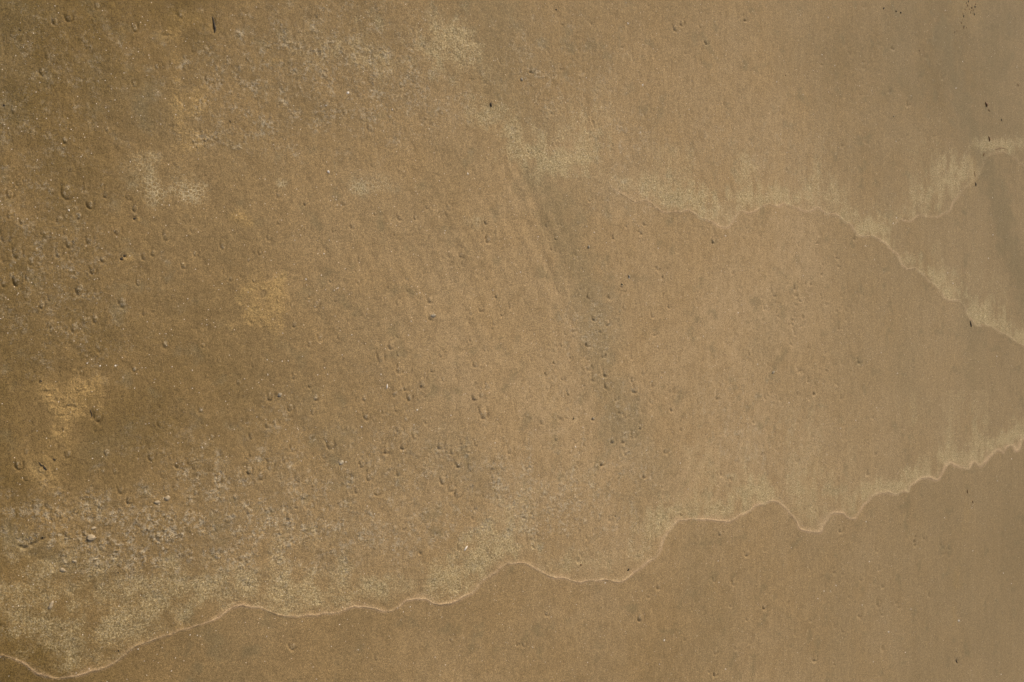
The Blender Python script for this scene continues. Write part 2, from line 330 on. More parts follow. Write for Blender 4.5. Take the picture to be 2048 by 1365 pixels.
# U-shaped scour marks: x, y, radius in photo px
MARKS = [(20,388,10),(135,383,15),(171,378,7),(212,388,8),(203,369,6),(256,394,7),(270,417,8),(180,408,9),(90,470,11),(43,443,6),(119,440,9),(133,435,8),(157,430,9),(20,430,8),(10,475,10),(138,488,8),(178,478,10),(235,462,9),(332,471,11),(287,512,8),(306,506,7),(117,505,9),(63,520,10),(35,505,12),(143,515,6),(205,517,8),(185,540,8),(390,508,6),(366,531,7),(445,492,8),(497,520,5),(35,560,11),(57,556,9),(8,566,8),(160,578,11),(100,597,7),(84,610,8),(245,604,12),(276,565,7),(288,625,6),(190,638,8),(150,655,11),(105,660,8),(460,558,5),(482,552,4),(507,561,5),
(556,390,6),(610,407,5),(687,402,8),(705,450,8),(557,444,6),(537,475,6),(636,502,5),(666,462,4),(749,428,4),(799,435,6),(830,435,5),(853,415,4),(872,423,5),(897,415,7),(789,468,5),(808,460,4),(971,444,5),(977,477,8),(864,493,4),(900,509,7),(922,511,6),(718,520,5),(660,562,4),(715,564,6),(813,558,4),(903,562,5),(619,590,5),(632,608,8),(583,612,5),(588,648,7),(842,597,6),(858,600,6),(860,632,8),(993,591,6),(1021,612,6),(1004,628,5),(960,618,6),(940,627,5),(987,645,6),(795,672,6),(640,674,8),(940,678,5),
(1067,428,4),(1094,450,5),(1124,448,4),(1098,477,4),(1112,476,4),(1105,497,5),(1147,452,4),(1180,398,5),(1254,451,4),(1278,452,4),(1290,446,5),(1282,463,6),(1228,475,4),(1178,494,4),(1428,482,5),(1268,490,3),(1316,536,5),(1328,555,4),(1344,556,4),(1218,533,5),(1244,570,5),(1163,575,6),(1152,590,5),(1178,593,5),(1190,605,5),(1220,592,6),(1249,614,6),(1236,626,5),(1305,630,5),(1339,613,4),(1196,625,4),(1188,636,6),(1155,635,4),(1146,658,6),(1130,665,4),(1163,657,4),(1202,660,6),(1214,645,6),(1310,668,4),
(1713,477,4),(1600,490,3),(1637,483,4),(1680,530,4),(1651,528,4),(1615,566,3),(1594,590,4),(1604,600,4),(1731,594,4),(1681,655,4),
(197,695,9),(330,688,8),(162,745,5),(268,738,6),(82,763,5),(195,833,10),(318,848,6),(285,892,7),(135,905,10),(53,903,8),(38,930,10),(213,905,9),(230,942,7),(205,941,6),(302,912,9),(340,916,6),(355,928,8),(325,945,10),(350,975,8),(240,978,8),(258,1000,8),(312,1004,6),(16,990,9),(423,873,6),(501,872,7),(495,845,6),(400,818,8),(477,765,7),(437,722,6),(405,690,6),(497,940,8),(435,960,8),(390,985,6),(95,960,8),
(618,688,7),(781,690,9),(794,708,5),(760,718,9),(797,738,8),(816,740,6),(848,752,5),(862,740,5),(880,708,7),(872,726,4),(885,758,5),(948,728,6),(968,698,5),(588,752,7),(620,770,6),(540,790,10),(630,793,8),(727,795,7),(713,800,5),(808,775,6),(843,768,8),(788,787,7),(817,795,7),(974,773,8),(961,790,7),(947,795,6),(981,814,4),(965,828,10),(580,815,8),(550,845,9),(625,825,6),(532,848,7),(765,823,5),(790,818,6),(732,833,7),(810,838,7),(850,842,6),(766,883,5),(797,860,9),(827,872,6),(693,856,6),(650,875,7),(660,890,9),(585,895,8),(647,910,7),(568,918,7),(540,932,10),(595,955,9),(772,900,7),(740,910,6),(724,927,8),(805,888,9),(880,890,9),(905,902,8),(922,883,6),(935,900,6),(915,928,7),(940,935,8),(738,952,9),(855,910,5),(797,945,8),(885,960,8),(902,973,9),(755,982,9),(712,980,6),(698,996,8),(520,950,9),(1019,898,8),(1000,880,5),(915,990,8),
(1113,688,6),(1124,690,5),(1176,686,8),(1206,710,6),(1214,712,6),(1109,724,5),(1176,734,7),(1092,747,5),(1211,745,8),(1187,757,7),(1125,757,4),(1095,775,6),(1137,786,5),(1214,770,8),(1270,778,8),(1265,760,5),(1287,745,6),(1303,802,6),(1232,795,6),(1240,820,7),(1250,830,6),(1185,837,4),(1084,843,6),(1132,833,4),(1345,818,5),(1281,852,7),(1267,870,7),(1225,881,6),(1245,880,6),(1051,888,7),(1112,877,6),(1252,905,6),(1333,902,6),(1316,908,5),(1204,925,7),(1290,950,6),(1327,972,5),(1502,707,4),
(584,1292,8),(638,1308,4),(754,1316,6),(905,1280,5),(1096,1227,6),(1283,1236,7),(1320,1174,6),(1299,1193,4),(1051,1291,5),(1038,1289,4),(1431,1059,5),(1443,1067,5),(1394,1076,4),(1497,1107,6),(1431,1160,5),(1470,1167,5),(1458,1180,4),(1435,1305,5),(1475,1298,4),(1500,1285,4),(1434,1350,5),(1532,1215,5),(1130,1323,4),
(137,33,10),(110,42,8),(362,28,9),(195,10,9),(85,143,9),(270,168,7),(28,220,9),(95,112,7),(270,55,8),(420,160,10),(130,280,8),(215,258,7),(315,133,6),(690,225,7),(740,255,8),(1125,45,5),(1351,55,7),(1364,45,6),(1404,52,5),(1415,83,6),(1493,37,5),(1156,62,5),(1064,140,7),(1123,135,5),(1110,148,6),(1242,100,5)]
MARKS = [mk for mk in MARKS]
# small thin ticks in the far sand, and more faint ones, without a mound
TICKS = [(1580,1038,4),(1683,1060,5),(1745,1030,5),(1835,1085,5),(1815,1105,4),(1757,1100,4),(1887,1105,4),(1782,1125,4),(1858,1110,3),(1700,1160,5),(1752,1160,5),(1582,1205,5),(1746,1200,4),(1760,1208,5),(1795,1200,4),(1800,1212,4),(1768,1228,4),(1722,1230,4),(1625,1240,4),(1673,1250,4),(1593,1265,4),(1591,1252,3),(1770,1295,4),(1633,1318,5),(1673,1325,4)]
rr = random.Random(3)


def scatter(n, x0, x1, y0, y1, r0, r1):
    for _ in range(n):
        TICKS.append((rr.uniform(x0, x1), rr.uniform(y0, y1), rr.uniform(r0, r1)))


scatter(190, 1040, 1900, 0, 300, 1.8, 3.8); scatter(170, 1040, 1700, 440, 800, 2.0, 4.2); scatter(90, 1250, 1760, 760, 980, 1.8, 3.6)
scatter(46, 1370, 1900, 1060, 1365, 2.2, 4.0); scatter(60, 1500, 1720, 560, 800, 2.4, 4.2); scatter(70, 700, 1250, 880, 1120, 2.5, 5); scatter(60, 0, 600, 850, 1150, 3, 7)
scatter(50, 500, 1000, 400, 820, 2.0, 4.5); scatter(26, 0, 460, 360, 720, 3, 7); scatter(50, 950, 1200, 0, 330, 2.5, 4.5); scatter(30, 550, 950, 0, 260, 3, 6)
scatter(260, 0, 1000, 330, 1100, 2.2, 4.2); scatter(120, 900, 1400, 480, 1100, 2.0, 3.6); scatter(90, 0, 950, 0, 330, 2.4, 4.5); scatter(90, 2050, 2190, 0, 1365, 1.6, 3); scatter(60, -150, 0, 0, 1365, 4, 9)


def oval(px):
    """how much wider (X) than long a mark is: small ones far out are broad and shallow"""
    th = TAU + math.atan((px - 1024) / FPX)
    return .82 * math.cos(th - TAU) / math.cos(th)


def stamp(px, py, r, hump, depth, tail, rot, bias, long=1.15):
    ia, ib = np.searchsorted(PX, (px - 3.2 * r - 6, px + 3.2 * r + 6)); ja, jb = np.searchsorted(PY, (py - (tail + 2) * r - 8, py + 3.2 * r + 6))
    if ia >= ib or ja >= jb: return
    gx, gy = ground(px, py)
    rm_ = r / FPX * depth_of(gx)
    # marks are ovals across the backwash; half-widths along X and Y in metres
    rx_ = rm_ * oval(px)
    a = (X[ja:jb, ia:ib] - gx) / rx_; b = (Y[ja:jb, ia:ib] - gy) / rm_
    c, s_ = math.cos(rot), math.sin(rot)
    a, b = a * c + b * s_, -a * s_ + b * c
    b = b / long
    wob = 1 + .14 * warp[ja:jb, ia:ib]
    up_ = np.maximum(b, 0)
    dn = np.abs(np.hypot(a, np.minimum(b, 0)) - wob)
    dn = np.where(b > 0, np.abs(np.abs(a) - wob * (1 + .04 * up_)), dn)
    gw = max(.17, 1.3 / r)
    gap = np.clip(.70 + 1.5 * warp2[ja:jb, ia:ib], .12, 1.3)
    side = np.where(a < 0, 1 + .6 * bias, 1 - .6 * bias)
    tl = np.where(a < 0, tail, tail * .55)
    g = -depth * rx_ * np.exp(-(dn / gw) ** 2) * (1 - sstep(-.1, 1, b / tl)) * side * gap
    rim = .12 * depth * rm_ * np.exp(-((np.hypot(a, b) - 1.75) / .5) ** 2) * (1 - sstep(-.4, .8, b))
    hp = hump * rm_ * np.exp(-(a * a + (b - .1) ** 2) / .55)
    trail = -.10 * depth * rm_ * np.exp(-(a / .8) ** 2) * sstep(.6, 1.4, b) * (1 - sstep(2, 4.5, b))
    Z[ja:jb, ia:ib] += g + rim + hp + trail
    grit[ja:jb, ia:ib] = np.maximum(grit[ja:jb, ia:ib], .5 * hump * np.exp(-(a * a + b * b) / .7))


mark_par = []
for (px, py, r) in MARKS:
    near = px < 620
    st_ = rr.uniform(.65, 1.25)
    par = (px, py, r, (.03 if r > 5 else .015) * rr.uniform(.3, 1.8), (.30 if r > 5 else .33) * st_, rr.uniform(1.1, 2.8), rr.uniform(-.45, .35), rr.uniform(.1, .55))
    stamp(*par); mark_par.append(par)
for (px, py, r) in TICKS:
    stamp(px, py, r, .04, rr.uniform(.08, .34), rr.uniform(1.2, 3.4), rr.uniform(-.3, .3), rr.uniform(0, .9), rr.uniform(1.2, 2.0) if px > 900 else 1.15)
# pits beneath the dark scraps
for (px, py, rx, ry, d) in [(243, 519, 3, 4, .003), (248, 513, 3, 3, .003), (269, 438, 4, 4, .0022), (429, 48, 3, 12, .0025), (333, 997, 9, 7, .0008), (682, 926, 8, 6, .0008), (180, 1084, 13, 5, .002), (87, 932, 8, 6, .001), (1120, 840, 3, 4, .002), (184, 830, 4, 8, .0015), (298, 1078, 3, 6, .001), (1915, 1323, 3, 5, .003)]:
    e = np.exp(-((PX[None, :] - px) / rx) ** 2 - ((PY[:, None] - py) / ry) ** 2)
    Z -= (d * e)
Z = Z.astype(f32)


def interp(A, px, py):
    px = np.asarray(px, float); py = np.asarray(py, float)
    i = np.clip(np.searchsorted(PX, px) - 1, 0, NI - 2); j = np.clip(np.searchsorted(PY, py) - 1, 0, NJ - 2)
    tx = np.clip((px - PX[i]) / (PX[i + 1] - PX[i]), 0, 1); ty = np.clip((py - PY[j]) / (PY[j + 1] - PY[j]), 0, 1)
    return (A[j, i] * (1 - tx) + A[j, i + 1] * tx) * (1 - ty) + (A[j + 1, i] * (1 - tx) + A[j + 1, i + 1] * tx) * ty


def to_px(gx, gy):
    d = gx * ST + H * CT
    return 1024 + FPX * (gx * CT - H * ST) / d, 682.5 - FPX * gy / d


# ------------------------------------------------------------------ materials
class NT:
    def __init__(s, name):
        s.m = bpy.data.materials.new(name); s.m.use_nodes = True
        s.t = s.m.node_tree; s.p = s.t.nodes['Principled BSDF']

    def n(s, typ, **kw):
        nd = s.t.nodes.new(typ)
        for k, v in kw.items():
            if k.startswith('_'): setattr(nd, k[1:], v)
            else:
                inp = nd.inputs[k.replace('__', ' ')] if not k.startswith('i') or not k[1:].isdigit() else nd.inputs[int(k[1:])]
                if hasattr(v, 'is_linked') or isinstance(v, bpy.types.NodeSocket): s.t.links.new(v, inp)
                else: inp.default_value = v
        return nd

    def math(s, op, a, b=0.0, c=None, clamp=False):
        nd = s.t.nodes.new('ShaderNodeMath'); nd.operation = op; nd.use_clamp = clamp
        for k, v in enumerate((a, b) if c is None else (a, b, c)):
            if isinstance(v, bpy.types.NodeSocket): s.t.links.new(v, nd.inputs[k])
            else: nd.inputs[k].default_value = v
        return nd.outputs[0]

    def mix(s, f, a, b, mode='MIX'):
        nd = s.t.nodes.new('ShaderNodeMix'); nd.data_type = 'RGBA'; nd.blend_type = mode
        for k, v in ((0, f), (6, a), (7, b)):
            if isinstance(v, bpy.types.NodeSocket): s.t.links.new(v, nd.inputs[k])
            else: nd.inputs[k].default_value = v if k == 0 else (*v, 1)
        return nd.outputs[2]

    def attr(s, name):
        nd = s.t.nodes.new('ShaderNodeAttribute'); nd.attribute_name = name
        return nd.outputs['Fac']

    def noise(s, vec, scale, detail=2, rough=.5, dim='3D'):
        nd = s.t.nodes.new('ShaderNodeTexNoise'); nd.noise_dimensions = dim
        s.t.links.new(vec, nd.inputs['Vector'])
        nd.inputs['Scale'].default_value = scale; nd.inputs['Detail'].default_value = detail; nd.inputs['Roughness'].default_value = rough
        return nd.outputs['Fac']

    def ramp(s, f, a, b):
        nd = s.t.nodes.new('ShaderNodeMapRange'); nd.interpolation_type = 'SMOOTHSTEP'
        s.t.links.new(f, nd.inputs[0]); nd.inputs[1].default_value = a; nd.inputs[2].default_value = b
        return nd.outputs[0]


def sand_material():
    N = NT('wet_sand')
    pos = N.n('ShaderNodeNewGeometry').outputs['Position']
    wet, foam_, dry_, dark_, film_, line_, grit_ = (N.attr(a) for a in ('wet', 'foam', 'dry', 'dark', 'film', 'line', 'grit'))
    c = N.mix(wet, (.445, .328, .186), (.132, .086, .023))  # dry to wet tone; this mix also carries the painted lens darkening
    # slow mottling: moisture and mineral content
    mot = N.noise(pos, 7, 5, .6)
    c = N.mix(N.math('MULTIPLY', N.ramp(mot, .35, .7), .34), c, (.30, .200, .085))
    mot2 = N.noise(pos, 38, 4, .62)
    c = N.mix(N.math('MULTIPLY', N.ramp(mot2, .42, .66), .27), c, (.19, .128, .055))
    mp = N.n('ShaderNodeMapping', Vector=pos); mp.inputs['Scale'].default_value = (95, 22, 30)
    stk = N.noise(mp.outputs[0], 1.0, 4, .65)
    sx = N.n('ShaderNodeSeparateXYZ', i0=pos).outputs[0]
    am = N.math('MULTIPLY_ADD', N.ramp(sx, .55, 1.6), .40, .22)
    c = N.mix(N.math('MULTIPLY', N.ramp(stk, .46, .66), N.math('MULTIPLY', am, .32)), c, (.20, .135, .060))
    c = N.mix(N.math('MULTIPLY', N.ramp(stk, .50, .30), N.math('MULTIPLY', am, .26)), c, (.47, .335, .175))
    c = N.mix(N.math('MULTIPLY', film_, .45), c, (.255, .200, .112))
    c = N.mix(N.math('MULTIPLY', dark_, .44), c, (.150, .122, .060))
    # residue: grey-green froth scum, broken up
    nf1 = N.noise(pos, 330, 3, .7); nf2 = N.noise(pos, 60, 4, .65)
    br = N.math('ADD', N.math('MULTIPLY_ADD', nf1, 1.7, -.85), N.math('MULTIPLY_ADD', nf2, 1.1, -.55))
    ff = N.ramp(N.math('ADD', N.math('MULTIPLY', foam_, 1.15), br), .10, 1.35)
    ff = N.math('MULTIPLY', ff, N.ramp(foam_, .0, .25))
    fcol = N.mix(N.ramp(nf1, .38, .62), (.235, .185, .085), (.53, .44, .25))
    c = N.mix(N.math('MULTIPLY', ff, .66, clamp=True), c, fcol)
    nv = N.n('ShaderNodeTexVoronoi', _feature='DISTANCE_TO_EDGE', Vector=pos, Scale=165.0)
    c = N.mix(N.math('MULTIPLY', N.attr('net'), N.math('MULTIPLY', N.ramp(nv.outputs['Distance'], .15, .04), .5)), c, (.50, .43, .27))
    gr = N.math('MULTIPLY', grit_, N.ramp(N.noise(pos, 170, 4, .7), .44, .60))
    c = N.mix(N.math('MULTIPLY', gr, .72, clamp=True), c, (.41, .35, .24))
    c = N.mix(N.math('MULTIPLY', dry_, N.math('MULTIPLY_ADD', N.ramp(N.noise(pos, 90, 4, .65), .3, .6), .45, .27)), c, (.42, .29, .12))
    c = N.mix(N.math('MULTIPLY', line_, .47), c, (.56, .40, .25))
    # single grains
    vo = N.n('ShaderNodeTexVoronoi', Vector=pos, Scale=1050.0)
    g = N.n('ShaderNodeSeparateColor', i0=vo.outputs['Color']).outputs[0]
    gv = N.math('MULTIPLY_ADD', g, .9, .55)
    fine = N.noise(pos, 520, 2, .8)
    gv = N.math('MULTIPLY', gv, N.math('MULTIPLY_ADD', fine, 1.3, .35))
    gv = N.math('MULTIPLY', gv, N.math('MULTIPLY_ADD', N.noise(pos, 190, 3, .75), .9, .55))
    cc = N.n('ShaderNodeCombineColor', i0=gv, i1=gv, i2=gv).outputs[0]
    c = N.mix(.85, c, cc, 'MULTIPLY')
    # pale quartz and shell grains, and a few dark ones
    vb = N.n('ShaderNodeTexVoronoi', Vector=pos, Scale=430.0)
    sb = N.n('ShaderNodeSeparateColor', i0=vb.outputs['Color'])
    near_c = N.ramp(vb.outputs['Distance'], .40, .18)
    pale = N.math('MULTIPLY', N.math('GREATER_THAN', sb.outputs[1], .991), near_c)
    c = N.mix(N.math('MULTIPLY', pale, .9), c, (.85, .76, .62))
    drk = N.math('MULTIPLY', N.math('GREATER_THAN', sb.outputs[2], .975), near_c)
    c = N.mix(N.math('MULTIPLY', drk, .45), c, (.07, .05, .03))
    N.t.links.new(c, N.p.inputs['Base Color'])
    rg = N.math('MULTIPLY_ADD', film_, -.12, .74)
    rg = N.math('ADD', rg, N.math('MULTIPLY', dry_, .25), clamp=True)
    N.t.links.new(rg, N.p.inputs['Roughness'])
    N.p.inputs['IOR'].default_value = 1.31
    h = N.math('MULTIPLY', vo.outputs['Distance'], .45)
    h = N.math('ADD', h, N.math('MULTIPLY', fine, 1.0))
    h = N.math('ADD', h, N.math('MULTIPLY', N.noise(pos, 210, 3, .6), N.math('MULTIPLY_ADD', N.math('ADD', foam_, N.math('ADD', grit_, dry_)), 2.6, .9)))
    h = N.math('MULTIPLY', h, N.math('MULTIPLY_ADD', film_, -.45, 1.0))
    bp = N.n('ShaderNodeBump', Height=h, Strength=.75, Distance=.00055)
    N.t.links.new(bp.outputs[0], N.p.inputs['Normal'])
    return N.m


def simple_material(name, base, var, scale, rough=.5, spec_ior=1.45, island=False):
    N = NT(name)
    tc = N.n('ShaderNodeTexCoord').outputs['Object']
    nz = N.ramp(N.noise(tc, scale, 4, .6), .3, .7)
    c = N.mix(nz, base, var)
    if island:
        ri = N.n('ShaderNodeNewGeometry').outputs['Random Per Island']
        c = N.mix(N.math('MULTIPLY', ri, .8), c, var)
    else:
        ri = N.n('ShaderNodeObjectInfo').outputs['Random']
        c = N.mix(N.math('MULTIPLY', ri, .5), c, var)
    N.t.links.new(c, N.p.inputs['Base Color'])
    N.p.inputs['Roughness'].default_value = rough
    N.p.inputs['IOR'].default_value = spec_ior
    bp = N.n('ShaderNodeBump', Height=nz, Strength=.5, Distance=.0004)
    N.t.links.new(bp.outputs[0], N.p.inputs['Normal'])
    return N.m


M_SAND = sand_material()
M_SHELL = simple_material('white_shell', (.90, .87, .80), (.70, .62, .50), 900, .35)
M_PEBBLE = simple_material('cream_pebble', (.44, .35, .22), (.30, .24, .15), 400, .6)
M_DULL = simple_material('dull_shell', (.58, .50, .37), (.34, .28, .18), 300, .6)
M_GREYP = simple_material('grey_pebble', (.36, .31, .22), (.24, .20, .135), 400, .75)
M_BLACK = simple_material('black_weed', (.020, .016, .010), (.045, .030, .014), 600, .6)
M_BROWN = simple_material('brown_weed', (.11, .055, .022), (.20, .10, .035), 600, .6)
M_GRIT = simple_material('pale_grit', (.56, .50, .38), (.24, .19, .11), 2000, .6, 1.4, True)
M_FOAMG = simple_material('scum_grains', (.40, .335, .195), (.27, .21, .115), 2000, .65, 1.4, True)
ATTRS = {'wet': wet, 'foam': foam, 'dry': dry, 'dark': dark, 'film': film, 'line': line, 'grit': grit, 'net': net}


def add_attrs(me, px, py, over=None):
    for k, A in ATTRS.items():
        v = interp(A, px, py)
        if over and k in over: v = over[k](v)
        a = me.attributes.new(k, 'FLOAT', 'POINT')
        a.data.foreach_set('value', np.ascontiguousarray(v, f32))


# ------------------------------------------------------------------ the beach mesh
def grid_mesh(name, V, nj, ni):
    me = bpy.data.meshes.new(name)
    me.vertices.add(nj * ni)
    me.vertices.foreach_set('co', V.astype(f32).ravel())
    idx = np.arange(nj * ni, dtype=np.int32).reshape(nj, ni)
    # rows run with falling Y, so this order faces up
    q = np.stack([idx[1:, :-1], idx[1:, 1:], idx[:-1, 1:], idx[:-1, :-1]], -1).reshape(-1, 4)
    nf = len(q)
    me.loops.add(nf * 4); me.loops.foreach_set('vertex_index', q.ravel())
    me.polygons.add(nf); me.polygons.foreach_set('loop_start', np.arange(0, nf * 4, 4, dtype=np.int32))
    me.polygons.foreach_set('use_smooth', np.ones(nf, bool))
    me.update()
    return me


me = grid_mesh('sand_beach', np.stack([X, Y, Z], -1), NJ, NI)
for k, A in ATTRS.items():
    a = me.attributes.new(k, 'FLOAT', 'POINT')
    a.data.foreach_set('value', np.ascontiguousarray(A, f32).ravel())
me.materials.append(M_SAND)
beach = bpy.data.objects.new('sand_beach', me); col.objects.link(beach)
beach['kind'] = 'structure'
beach['label'] = 'wet tan beach sand with scour marks and faint backwash grooves'


def link(name, me, mat, label=None, cat=None, group=None, loc=None, rz=0, kind=None, parent=None):
    o = bpy.data.objects.new(name, me)
    if mat and not me.materials: me.materials.append(mat)
    col.objects.link(o)
    if loc is not None: o.location = loc; o.rotation_euler = (0, 0, rz)
    if label: o['label'] = label
    if cat: o['category'] = cat
    if group: o['group'] = group
    if kind: o['kind'] = kind
    if parent: o.parent = parent
    return o


# ------------------------------------------------------------------ swash lines: low ridges of sand
def swash(D, x0, x1, half, hgt, label):
    P = D[(D[:, 0] >= x0) & (D[:, 0] <= x1)]
    # drop points where it folds back, then walk along it at close spacing in ground space
    s = np.r_[0, np.cumsum(np.hypot(*np.diff(P, axis=0).T))]
    t = np.arange(0, s[-1], 2.0)
    px = np.interp(t, s, P[:, 0]); py = np.interp(t, s, P[:, 1])
    k = np.hanning(9)[1:-1]; k /= k.sum()
    tx = np.gradient(np.convolve(np.pad(px, 3, 'edge'), k, 'valid')); ty = np.gradient(np.convolve(np.pad(py, 3, 'edge'), k, 'valid'))
    ln = np.hypot(tx, ty) + 1e-6
    nx, ny = ty / ln, -tx / ln                       # towards the residue side (up in the picture)
    off = np.linspace(-1, 1, 9)
    prof = np.cos(off * np.pi / 2) ** 1.3
    sw = half * (.8 + .35 * fbm(t / 30, t * 0 + 3.3, 3, 101))
    QX = px[None, :] + nx[None, :] * (off[:, None] * sw[None, :] + half * .45)
    QY = py[None, :] + ny[None, :] * (off[:, None] * sw[None, :] + half * .45)
    gx, gy = ground(QX, QY)
    z = interp(Z, QX, QY) - .00035 + (hgt + .00035) * prof[:, None] * (.8 + .35 * fbm(gx * 140, gy * 140, 3, 102))
    ends = np.minimum(1, np.minimum(np.arange(len(t)), np.arange(len(t))[::-1]) / 10)
    z = z - .0008 * (1 - ends)[None, :]
    V = np.stack([gx, gy, z], -1)[::-1]
    me = grid_mesh('swash_line', V, 9, len(t))
    add_attrs(me, QX[::-1].ravel(), QY[::-1].ravel())
    return link('swash_line', me, M_SAND, label, 'swash line')


swash(D1, -100, 2110, 4.2, .0006, 'long wavy pinkish sand ridge along the lower edge of the residue, left to right edge')
swash(D2, 1225, 2100, 3.0, .00045, 'thin wavy sand ridge curving below the upper residue band towards the right edge')
swash(D3, 1785, 2100, 2.6, .0003, 'faint short sand ridge bounding the smooth tongue near the upper right edge')


# ------------------------------------------------------------------ sand mounds inside the scour marks
LAND = [(245,517,'the close pair of black specks'),(270,438,'the single black speck with a crumb'),(130,800,'the yellow patch at far left'),(520,620,'the large yellow crumbly patch'),
 (85,932,'the broken black twig'),(333,996,'the round cream pebble'),(485,440,'the little yellow patch'),(350,380,'the netted froth patch'),(429,48,'the black upright sliver'),(375,190,'the upper yellow patch'),
 (745,368,'the small round froth patch'),(952,438,'the faint pale ring'),(682,926,'the pale lumpy shell piece'),(772,773,'the upright white sliver'),(560,368,'the tiny froth ring'),(181,1075,'the broad ochre stone'),
 (475,1212,'the first crest of the lower line'),(1044,1127,'the middle crest of the lower line'),(1243,1168,'the lowest point of the big lobe'),(1358,1042,'the corner of the lower line'),(1553,1004,'the notch crest of the lower line'),(1630,1067,'the squarish right lobe'),
 (982,211,'the dark crumb in upper froth'),(1043,159,'the small round grey pebble'),(1160,330,'the thick froth at centre top'),(1120,420,'the top of the dark band'),(1160,560,'the middle of the dark band'),(1205,720,'the lower dark band'),(1290,930,'the foot of the dark band'),
 (1335,428,'the first tip of the upper line'),(1475,440,'the notch of the upper line'),(1740,470,'the step in the upper line'),(1791,24,'the row of three black specks'),(1940,20,'the brown debris trail'),(1952,368,'the dark red splinter by the tongue'),(1943,650,'the dark red splinter under the froth'),
 (1938,995,'the pair of red splinters'),(1915,1323,'the splinter in the bottom corner'),(870,632,'the lumpy grey stone'),(1549,745,'the flat grey pebble'),(900,90,'the square froth patch at top'),(120,420,'the heart of the left cluster'),
 (640,880,'the grit field left of centre'),(850,860,'the crowded lower centre'),(1500,80,'the streaked top sand'),(1650,560,'the bare far sand'),(1700,800,'the plain right-hand sand'),(560,950,'the speckled lower field'),(800,1240,'the small bays of the line'),(584,1292,'the lone mound near the bottom')]


def where(px, py):
    d, lx, ly, nm = min(((math.hypot(px - a, py - b), a, b, c) for a, b, c in LAND))
    dx, dy = px - lx, py - ly
    if d < 9: return 'at ' + nm
    v = 'above' if dy < -abs(dx) * .45 else 'below' if dy > abs(dx) * .45 else ''
    h = 'left of' if dx < -abs(dy) * .45 else 'right of' if dx > abs(dy) * .45 else ''
    dr = (v + ' and ' + h) if v and h else (v or h)
    near_ = 'close ' if d < 38 else '' if d < 85 else 'well '
    return near_ + dr + ' ' + nm


def mound_label(px, py, r):
    size = 'large' if r >= 9 else 'middling' if r >= 7 else 'small' if r >= 5.5 else 'tiny'
    grp = 'sand mounds ' + ('left' if px < 500 else 'at centre left' if px < 1000 else 'at centre right' if px < 1480 else 'on the far sand')
    return size + ' grooved mound ' + where(px, py), grp


SPECIAL = {(584,1292): 'lone sand mound in a crisp U groove below the long swash line', (332,471): 'grey lumpy mound in a dark ring, right of the left-edge cluster',
 (687,402): 'smooth mound with twin-armed U groove, below the small froth patch', (705,450): 'mound with thick dark left groove, below the twin-armed one', (977,477): 'mound with a broad cup-shaped groove below the faint pale ring',
 (245,604): 'long finger-shaped mound with deep groove in the left cluster', (965,828): 'large oval mound with bright gritty foot right of centre', (445,492): 'rounded mound alone on bare sand, right of the left cluster',
 (781,690): 'large round mound at the top of a diagonal chain of marks', (1283,1236): 'double-grooved mound in the middle of the smooth lower sand', (1096,1227): 'small bright mound in a V groove under the swash line dip',
 (1244,570): 'little mound with a nearly black groove, right of the dark band', (35,560): 'lumpy mound with shiny wet foot at the left edge', (540,790): 'cluster-topped pale mound alone on bare sand left of centre'}
order = sorted(mark_par, key=lambda p: -p[2])[:298]
placed = []
for (px, py, r, hump, depth, tail, rot, bias) in order:
    gx, gy = ground(px, py); gx = float(gx); gy = float(gy)
    R = r / FPX * depth_of(gx)
    n, rings = 14, 4
    ang = np.linspace(0, 2 * np.pi, n, endpoint=False)
    vs = [(0., .1)]
    for k in range(1, rings + 1):
        q = k / rings
        for a in ang: vs.append((q * .86 * math.cos(a), q * .98 * math.sin(a) + .12 * (1 - q)))
    v = np.array(vs)
    q = np.hypot(v[:, 0] / .86, (v[:, 1] - .05) / .98)
    c, s_ = math.cos(rot), math.sin(rot)
    lx = (v[:, 0] * c - v[:, 1] * s_) * R * oval(px); ly = (v[:, 0] * s_ + v[:, 1] * c) * R
    wx, wy = gx + lx, gy + ly
    pxs, pys = to_px(wx, wy)
    zg = interp(Z, pxs, pys)
    lump = fbm(wx * 330, wy * 330, 2, 120)
    hz = ((.018 if px < 1050 else .012) + .5 * hump) * R * np.clip(1 - q * q, 0, 1) - .05 * R * (q > .95) + .16 * R * lump * np.clip(1 - q, 0, 1) * (.5 if r < 6 else 1)
    zz = zg + hz
    z0 = float(zg[0])
    me = bpy.data.meshes.new('sand_mound')
    faces = []
    for k in range(n): faces.append((0, 1 + k, 1 + (k + 1) % n))
    for g_ in range(rings - 1):
        b0 = 1 + g_ * n; b1_ = 1 + (g_ + 1) * n
        for k in range(n): faces.append((b0 + k, b1_ + k, b1_ + (k + 1) % n, b0 + (k + 1) % n))
    me.from_pydata(np.stack([lx, ly, zz - z0], 1).tolist(), [], faces)
    me.polygons.foreach_set('use_smooth', np.ones(len(faces), bool))
    gg = (.8 if (px < 520 or r > 6.5) else .4) * rr.uniform(.5, 1.2)
    add_attrs(me, pxs, pys, {'grit': lambda v_, gg=gg, q=q: np.maximum(v_, gg * (1 - .5 * q))})
    lab, grp = mound_label(px, py, r)
    sp = SPECIAL.get((px, py))
    o = link('sand_mound', me, M_SAND, sp or lab, 'sand mound', grp, (gx, gy, z0))
    placed.append(o)


